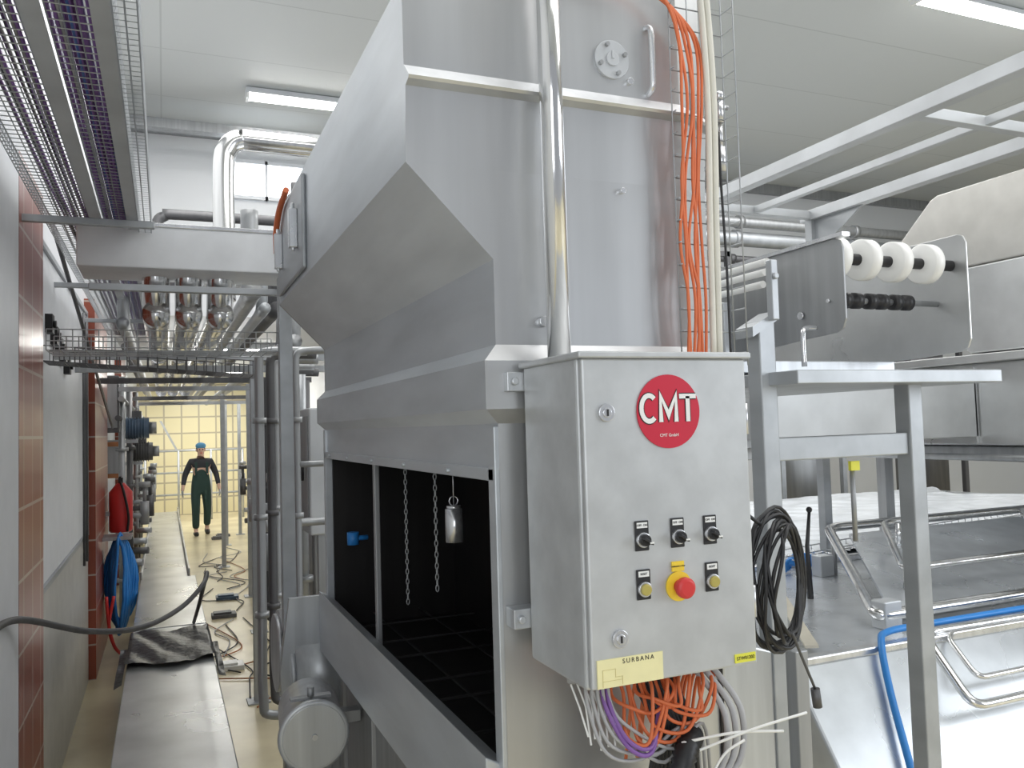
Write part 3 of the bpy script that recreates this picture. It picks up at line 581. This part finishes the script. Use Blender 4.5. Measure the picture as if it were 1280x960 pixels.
# duct box
DB=thing('steel_duct_box','long galvanised box duct hanging across the aisle','duct',(.12,4.15,2.69))
B().box((-.345,4.0,2.70),(.59,4.35,2.90)).obj('duct_body','ductm',DB,.006)
B().box((-.35,3.993,2.888),(.595,4.36,2.905)).obj('duct_lid','bright',DB,.002)
B().box((.60,3.96,2.64),(.63,4.05,2.86)).cyl((.615,3.96,2.78),(.615,3.93,2.78),.02,12).cyl((.615,3.96,2.70),(.615,3.93,2.70),.015,12).obj('end_bracket','dull',DB,.003)
tag(B().box((-.30,4.02,2.60),(.62,4.06,2.63)).obj('steel_bar','galv',bevel=.003),'galvanised bar beneath the box duct','bar')
for i in range(3):
    x=-.03+.145*i
    bb=B(); bb.sweep([(x,4.26,2.74),(x,4.26,2.70),(x,4.29,2.61),(x,4.36,2.55),(x,4.50,2.535),(x,5.2,2.535),(x,15,2.585)],.062,22,8)
    for y in (6.5,9,12): bb.cyl((x,y,2.545),(x,y+.05,2.545),.07,16)
    tag(bb.obj('polished_process_pipe','polish'),'thick polished steel process pipe running overhead along the aisle','pipe','overhead process pipes')
bb=B()
for k in range(5): bb.tube([(-.46,4.0+.07*k,2.33),(.50,4.0+.07*k,2.33)],.0025,4)
for zz in (2.37,2.42):
    for yy in (4.0,4.28): bb.tube([(-.46,yy,zz),(.50,yy,zz)],.0025,4)
for i in range(20):
    x=-.46+.0505*i; bb.tube([(x,4.0,2.42),(x,4.0,2.33),(x,4.28,2.33),(x,4.28,2.42)],.0025,4)
tag(bb.obj('wire_cable_tray','galv'),'empty wire mesh tray spanning across the aisle','cable tray')
bb=B()
for k in range(5): bb.tube([(-.58,4.9+.07*k,2.36),(.50,4.9+.07*k,2.28)],.003,4)
for i in range(22):
    x=-.58+.05*i; z=2.36-.08*i/21; bb.tube([(x,4.9,z+.08),(x,4.9,z),(x,5.18,z),(x,5.18,z+.08)],.003,4)
for yy in (4.9,5.18): bb.tube([(-.58,yy,2.44),(.50,yy,2.36)],.003,4)
tag(bb.obj('wire_cable_tray','darksteel'),'second wire mesh tray crossing the aisle','cable tray')
for i,(y,z,c) in enumerate(((5.4,2.41,'galv'),(6.6,2.42,'dull'),(8.0,2.42,'darksteel'),(9.6,2.43,'galv'),(10.5,2.7,'dull'),(12,2.43,'darksteel'),(14,2.43,'galv'))):
    tag(B().box((-.58,y,z),(1.3,y+.05,z+.05)).obj('steel_bar',c),'galvanised cross bar carrying overhead pipes','bar','pipe carrier bars')
for i,(x,z,r) in enumerate(((.47,2.75,.05),(.58,2.72,.035),(.70,2.78,.05),(-.25,2.72,.04),(.85,2.62,.04),(1.0,2.7,.06))):
    tag(B().sweep([(x,5.0+.4*i,z+.5),(x,5.0+.4*i,z+.2),(x,5.05+.4*i,z+.04),(x,5.25+.4*i,z),(x,6+.4*i,z),(x,19,z)],r,12).obj('overhead_pipe',['dull','galv','darksteel','dull','galv','dull'][i]),'dull steel pipe running overhead along the aisle','pipe','dull overhead pipes')
for x,y in ((.53,4.0),(.85,8.6),(.62,6.4),(.95,10.5),(.80,13),(1.2,12),(1.0,15.5),(1.35,17)):
    t=B().box((x-.03,y-.03,.01),(x+.03,y+.03,2.68 if y<5 else 2.55)).box((x-.08,y-.08,0),(x+.08,y+.08,.012)).obj('steel_post','galv',bevel=.003)
    tag(t,'square steel post standing on a base plate','post','steel posts along the aisle')
for i,(x,y,r) in enumerate(((.46,4.5,.024),(.54,4.7,.024),(.60,5.0,.03),(.75,6.8,.035),(.82,7.3,.03),(.95,8.2,.04),(.68,5.6,.022),(.72,5.9,.028),(.64,4.45,.02),(.79,6.1,.03),(1.02,8.9,.04),(1.1,10.0,.045))):
    bb=B(); bb.sweep([(x+.25,y,2.38),(x+.08,y,2.38),(x+.01,y,2.36),(x,y,2.28),(x,y,2.1),(x,y,1.0),(x,y,.6),(x+.04,y,.5),(x+.3,y,.5)],r,12)
    for z in (1.0,1.5,2.0): bb.cyl((x,y,z),(x,y,z+.03),r+.012,14)
    if i>1: bb.cyl((x-.06,y,1.3+.06*i),(x+.3,y,1.3+.06*i),r*.8,10); bb.cyl((x-.07,y,1.3+.06*i),(x-.05,y,1.3+.06*i),r*1.4,12)
    tag(bb.obj('vertical_pipe',['dull','darksteel','dull','darksteel'][i%4]),'dull steel pipe bending down beside the washer','pipe','pipes beside the washer')
for i,(x,y) in enumerate(((1.15,7.4),(1.1,9.4),(1.3,11.2),(1.35,13.6),(1.5,15.5),(.9,6.0))): manifold(x,y,2.4,-1,['darksteel','dull','galv'][i%3])
for i,(x,y,z0,z1,c) in enumerate(((.84,5.3,1.3,2.1,'galvl'),(1.35,9.0,.1,2.2,'dull'),(1.6,12.4,.1,2.3,'tankpan'),(1.6,16.5,.1,2.0,'dull'),(1.02,6.3,.1,1.6,'dull'))):
    t=thing('equipment_cabinet','grey steel equipment cabinet standing beside the aisle','cabinet',(x+.3,y,0),'cabinets beside the aisle')
    B().box((x,y,z0),(x+.6,y+.6,z1)).obj('body',c,t,.01); d_=B().box((x-.008,y+.04,z0+.05),(x,y+.56,z1-.05)).obj('door','dull',t,.003); B().cyl((x-.03,y+.1,(z0+z1)/2-.06),(x-.03,y+.1,(z0+z1)/2+.06),.01,8).obj('handle','black',d_)
    for q in (.05,.5): B().box((x+q,y+.02,0),(x+q+.05,y+.07,z0)).obj('leg','dull',t)
x,y,z0,z1,x1,r=.41,6.2,3.25,4.08,2.2,.075
bb=B(); bb.sweep([(x,y,z0-.35),(x,y,z0),(x,y,z1-.22),(x+.03,y,z1-.07),(x+.12,y,z1),(x+.3,y,z1),(x1,y,z1)],r,20); bb.cyl((x,y,z0+.05),(x,y,z0+.1),r+.015,20)
tag(bb.obj('large_elbow_pipe','polish'),'large polished steel pipe with a right-angle elbow','pipe')
for (x,z) in ((-.05,4.0),(.1,3.85),(.25,3.7)):
    tag(B().sweep([(x,8.2,3.3),(x,8.2,z-.15),(x+.07,8.2,z-.02),(x+.25,8.2,z),(2.2,8.2,z)],.05,12).obj('insulated_pipe','darksteel'),'dark insulated pipe bending beneath the ceiling','pipe','dark overhead pipes')
tag(B().box((-.6,9.3,5.2),(3,9.45,5.3)).obj('steel_girder','dull'),'dull steel girder beneath the ceiling','girder')
tag(B().box((.30,6.9,3.15),(1.4,7.3,3.45)).box((.35,6.85,3.2),(.6,6.9,3.4)).obj('overhead_box','galvl',bevel=.01),'grey overhead equipment box among the pipes','box')
tag(B().box((1.0,7.2,3.45),(1.14,7.35,4.0)).cyl((1.07,7.27,4.0),(1.07,7.27,4.12),.04,12).cyl((.9,7.27,3.7),(1.4,7.27,3.7),.05,12).obj('overhead_valve','darksteel',bevel=.01),'dark actuator valve among the overhead pipes','valve')
tag(B().cyl((.30,5.6,2.98),(2.2,5.6,3.02),.05,14).cyl((.5,5.6,2.98),(.55,5.6,2.98),.065,14).obj('cross_pipe','dull'),'dull steel pipe crossing above the aisle','pipe')
V=thing('filter_drum','round steel drum lying on its side beside the washer','drum',(.47,3.1,.79))
B().tube([(.47,2.96,.90),(.47,2.963,.90),(.47,2.966,.90),(.47,2.98,.90),(.47,2.982,.90),(.50,3.28,.90),(.50,3.30,.90)],[.112,.120,.122,.122,.112,.112,.09],36).obj('drum_body','steel',V)
ec=B().cyl((.47,2.962,.90),(.47,2.957,.90),.108,36).obj('end_cover','steel',V,.002)
B().cyl((.47,2.957,.90),(.47,2.948,.90),.010,10).obj('bolt','bright',ec)
B().box((.55,3.1,.88),(.66,3.16,.92)).box((.45,3.12,0),(.49,3.16,.80)).obj('bracket','dull',V)
B().box((.40,3.02,1.008),(.54,3.05,1.018)).cyl((.47,3.03,1.01),(.47,3.03,1.05),.012,8).obj('strap_clamp','dull',V)
for i,y in enumerate((3.75,4.16)):
    bb=B(); bb.cyl((.50,y,.9),(.72,y,.9),.20,28); bb.cyl((.48,y,.9),(.50,y,.9),.18,28); bb.box((.52,y-.08,0),(.7,y+.08,.72))
    tag(bb.obj('round_pump_cover','steel'),'large round brushed steel pump cover beside the washer','cover','round pump covers')
tag(B().prism([(.48,3.62,1.25),(.62,3.62,1.25),(.62,3.62,.2),(.56,3.62,.2),(.46,3.62,.6),(.44,3.62,.95)],(0,.03,0)).obj('curved_guard','steel'),'curved brushed steel guard panel at the washer end','guard')
for i in range(18):
    x=rnd(.4,1.0); y=rnd(5,14)
    cable('floor_cable',[(x,y,.012),(x+rnd(-.3,.3),y+rnd(.2,.6),.012),(x+rnd(-.4,.2),y+rnd(.6,1.2),.012),(x+rnd(-.2,.3),y+rnd(1.2,2),.012)],.006,['black','grey','brown','black','grey','black'][i%6],'loose cable lying across the cream floor','cables on the floor',8,5)
for i,(x,y) in enumerate(((.45,9.4),(.35,7.3),(.55,10.4),(.8,16.4),(.9,16.8))):
    tag(B().box((x,y,0),(x+.25,y+.18,.04)).box((x+.02,y+.02,.04),(x+.2,y+.14,.06)).obj('floor_debris',['darksteel','plasticw','motor','darksteel','darksteel'][i],bevel=.005),['dark flat part lying on the floor','white flat part lying on the floor','grey flat part lying on the floor','dark tool case lying on the floor','dark tool case lying on the floor'][i],'part')
RL=thing('handrail','steel handrail in front of the cream tiled wall','railing',(.7,20.5,0))
for x in (-.4,.3,1.0,1.7): B().cyl((x,20.5,0),(x,20.5,1.6),.025,10).obj('upright','galv',RL)
for z in (.6,1.1,1.6): B().cyl((-.4,20.5,z),(1.7,20.5,z),.022,10).obj('rail','galv',RL)
tag(B().prism([(-.1,20.8,2.3),(.25,20.8,1.6),(.3,20.8,1.6),(-.05,20.8,2.3)],(0,.05,0)).obj('stair_rail','galv'),'sloping steel stair rail by the tiled wall','rail')
# ---------------------------------------------------------------- person
PX,PY=.66,17.4
P=thing('person','person in dark green overalls and blue cap, walking','person',(PX,PY,0))
def skin(name,verts,edges,mat,parent,sub=2,root=0):
    me=bpy.data.meshes.new(name); me.from_pydata([v[:3] for v in verts],edges,[]); o=bpy.data.objects.new(name,me); COL.objects.link(o)
    sm=o.modifiers.new('skin','SKIN'); sm.use_smooth_shade=True
    for i,v in enumerate(verts):
        sv=me.skin_vertices[0].data[i]; rr=v[3]; sv.radius=rr if isinstance(rr,tuple) else (rr,rr); sv.use_root=(i==root)
    s=o.modifiers.new('sub','SUBSURF'); s.levels=sub; s.render_levels=sub
    bpy.context.view_layer.update()
    m2=bpy.data.meshes.new_from_object(o.evaluated_get(bpy.context.evaluated_depsgraph_get())); bpy.data.objects.remove(o)
    m2.materials.clear(); m2.materials.append(M[mat])
    for p in m2.polygons: p.use_smooth=True
    n=bpy.data.objects.new(name,m2); COL.objects.link(n); n.parent=parent; return n
bv=[(0,0,.95,(.14,.10)),(0,.0,1.15,(.14,.10)),(0,.0,1.36,(.16,.10)),(0,-.01,1.47,(.07,.07)),(0,-.02,1.55,(.055,.055)),(0,-.03,1.62,(.075,.09)),(0,-.03,1.70,(.075,.09)),(0,-.02,1.76,(.04,.05)),
 (-.18,0,1.42,.06),(-.29,.02,1.17,.045),(-.34,-.08,.94,.035),(-.35,-.11,.87,.035),(.18,0,1.42,.06),(.29,.03,1.17,.045),(.33,-.05,.93,.035),(.34,-.08,.86,.035),
 (-.10,0,.88,.09),(-.11,-.10,.50,.06),(-.11,-.08,.10,.042),(-.11,-.18,.05,.04),(.10,0,.88,.09),(.12,.03,.50,.06),(.12,.16,.14,.042),(.12,.08,.06,.04)]
be=[(0,1),(1,2),(2,3),(3,4),(4,5),(5,6),(6,7),(2,8),(8,9),(9,10),(10,11),(2,12),(12,13),(13,14),(14,15),(0,16),(16,17),(17,18),(18,19),(0,20),(20,21),(21,22),(22,23)]
body=skin('body',bv,be,'skin',P)
ov=[(0,0,.95,(.165,.12)),(0,0,1.15,(.165,.12)),(0,0,1.34,(.15,.115)),(-.10,0,.86,.105),(-.11,-.10,.50,.08),(-.11,-.08,.12,.07),(.10,0,.86,.105),(.12,.03,.50,.08),(.12,.15,.16,.07)]
skin('overalls',ov,[(0,1),(1,2),(0,3),(3,4),(4,5),(0,6),(6,7),(7,8)],'cloth',P)
sv_=[(0,0,1.22,(.15,.105)),(0,0,1.38,(.17,.11)),(0,-.01,1.46,(.085,.08)),(-.18,0,1.43,.075),(-.29,.02,1.17,.058),(-.335,-.07,.97,.045),(.18,0,1.43,.075),(.29,.03,1.17,.058),(.325,-.04,.96,.045)]
skin('shirt',sv_,[(0,1),(1,2),(1,3),(3,4),(4,5),(1,6),(6,7),(7,8)],'shirt',P)
for s in (-1,1):
    cx=s*.1; o=B().box((cx-.022,-.135,1.2),(cx+.022,-.11,1.42)).obj('overall_strap','cloth'); o.parent=P
def pl(bb,n,m):
    o=bb.obj(n,m); o.parent=P; return o
pl(B().sph((0,-.02,1.735),.098,(1,1.1,.7)),'cap','bluecap'); pl(B().sph((0,.015,1.67),.088,(1,.95,.9)),'hair','hair')
for s in (-1,1): pl(B().sph((s*.03,-.112,1.665),.011),'eye','ink'); pl(B().sph((s*.083,-.02,1.65),.02,(.5,1,1.4)),'ear','skin')
pl(B().sph((0,-.128,1.64),.015,(.8,1,1.4)),'nose','skin'); pl(B().sph((0,-.113,1.60),.02,(1.2,.4,.35)),'mouth','red')
pl(B().tube([(-.11,-.02,.04),(-.11,-.10,.045),(-.11,-.20,.035),(-.11,-.23,.03)],[.045,.05,.045,.025],12),'shoe','black'); pl(B().tube([(.12,.20,.09),(.12,.13,.07),(.12,.04,.035),(.12,.0,.03)],[.04,.05,.045,.025],12),'shoe','black')
for s,hx,hy,hz in ((-1,-.35,-.11,.87),(1,.34,-.08,.86)):
    bb=B(); bb.sph((hx,hy,hz-.02),.04,(.55,1,1.2))
    for k in range(4): bb.sweep([(hx,hy-.03+.02*k,hz-.05),(hx-s*.005,hy-.032+.02*k,hz-.09+.004*abs(k-1)),(hx-s*.02,hy-.032+.02*k,hz-.115+.006*abs(k-1))],.009,6,3)
    bb.sweep([(hx,hy-.03,hz-.01),(hx-s*.01,hy-.06,hz-.04),(hx-s*.01,hy-.065,hz-.07)],.010,6,3); pl(bb,'glove','grey')
P.rotation_euler=(0,0,math.radians(4))
# ---------------------------------------------------------------- lights & world
def area(n,loc,rot,sx,sy,e,c=(1,1,1)):
    l=bpy.data.lights.new(n,'AREA'); l.shape='RECTANGLE'; l.size=sx; l.size_y=sy; l.energy=e; l.color=c
    o=bpy.data.objects.new(n,l); o.location=loc; o.rotation_euler=[math.radians(a) for a in rot]; COL.objects.link(o); return o
area('hall_light',(3.4,1,5.35),(0,0,0),5,3,120,(1,.99,.98))
area('hall_light_2',(6,6.5,5.35),(0,0,0),6,3,210,(1,.99,.98))
area('aisle_light',(.5,6.5,5.3),(0,0,0),1.5,4,100,(1,.99,.97))
area('window_light',(8,-2.5,3.2),(65,0,40),5,3,210,(.90,.95,1))
area('added_left_fill_light',(-1.6,-2.6,2.6),(80,0,-28),3,3,110,(.93,.96,1))  # added fill from behind left, no actual window there
area('corridor_light',(.9,15,3.1),(0,0,0),1.0,3,90,(1,.98,.92)); area('corridor_light_2',(.9,19.5,3.1),(0,0,0),1.2,2.5,95,(1,.98,.92))
area('corridor_light_3',(.6,11,3.1),(0,0,0),1.0,1.0,45,(1,.98,.92))
wd=bpy.data.worlds.new('World'); SC.world=wd; wd.use_nodes=True; wd.node_tree.nodes['Background'].inputs[0].default_value=(.90,.94,1,1); wd.node_tree.nodes['Background'].inputs[1].default_value=.44
# ---------------------------------------------------------------- camera
yaw,p,r,f=math.radians(22.85),math.radians(2.88),math.radians(1.7),1035
fw=Vector((math.sin(yaw)*math.cos(p),math.cos(yaw)*math.cos(p),math.sin(p)))
r0=Vector((math.cos(yaw),-math.sin(yaw),0)); u0=r0.cross(fw)
Rt=math.cos(r)*r0-math.sin(r)*u0; U=math.sin(r)*r0+math.cos(r)*u0
cam=bpy.data.cameras.new('Camera'); o=bpy.data.objects.new('Camera',cam); COL.objects.link(o)
mm=Matrix((Rt,U,-fw)).transposed().to_4x4(); mm.translation=Vector((0,0,1.95)); o.matrix_world=mm
cam.sensor_width=36; cam.lens=36*f/1280; cam.clip_start=.02
SC.camera=o
SC.view_settings.view_transform='Standard'
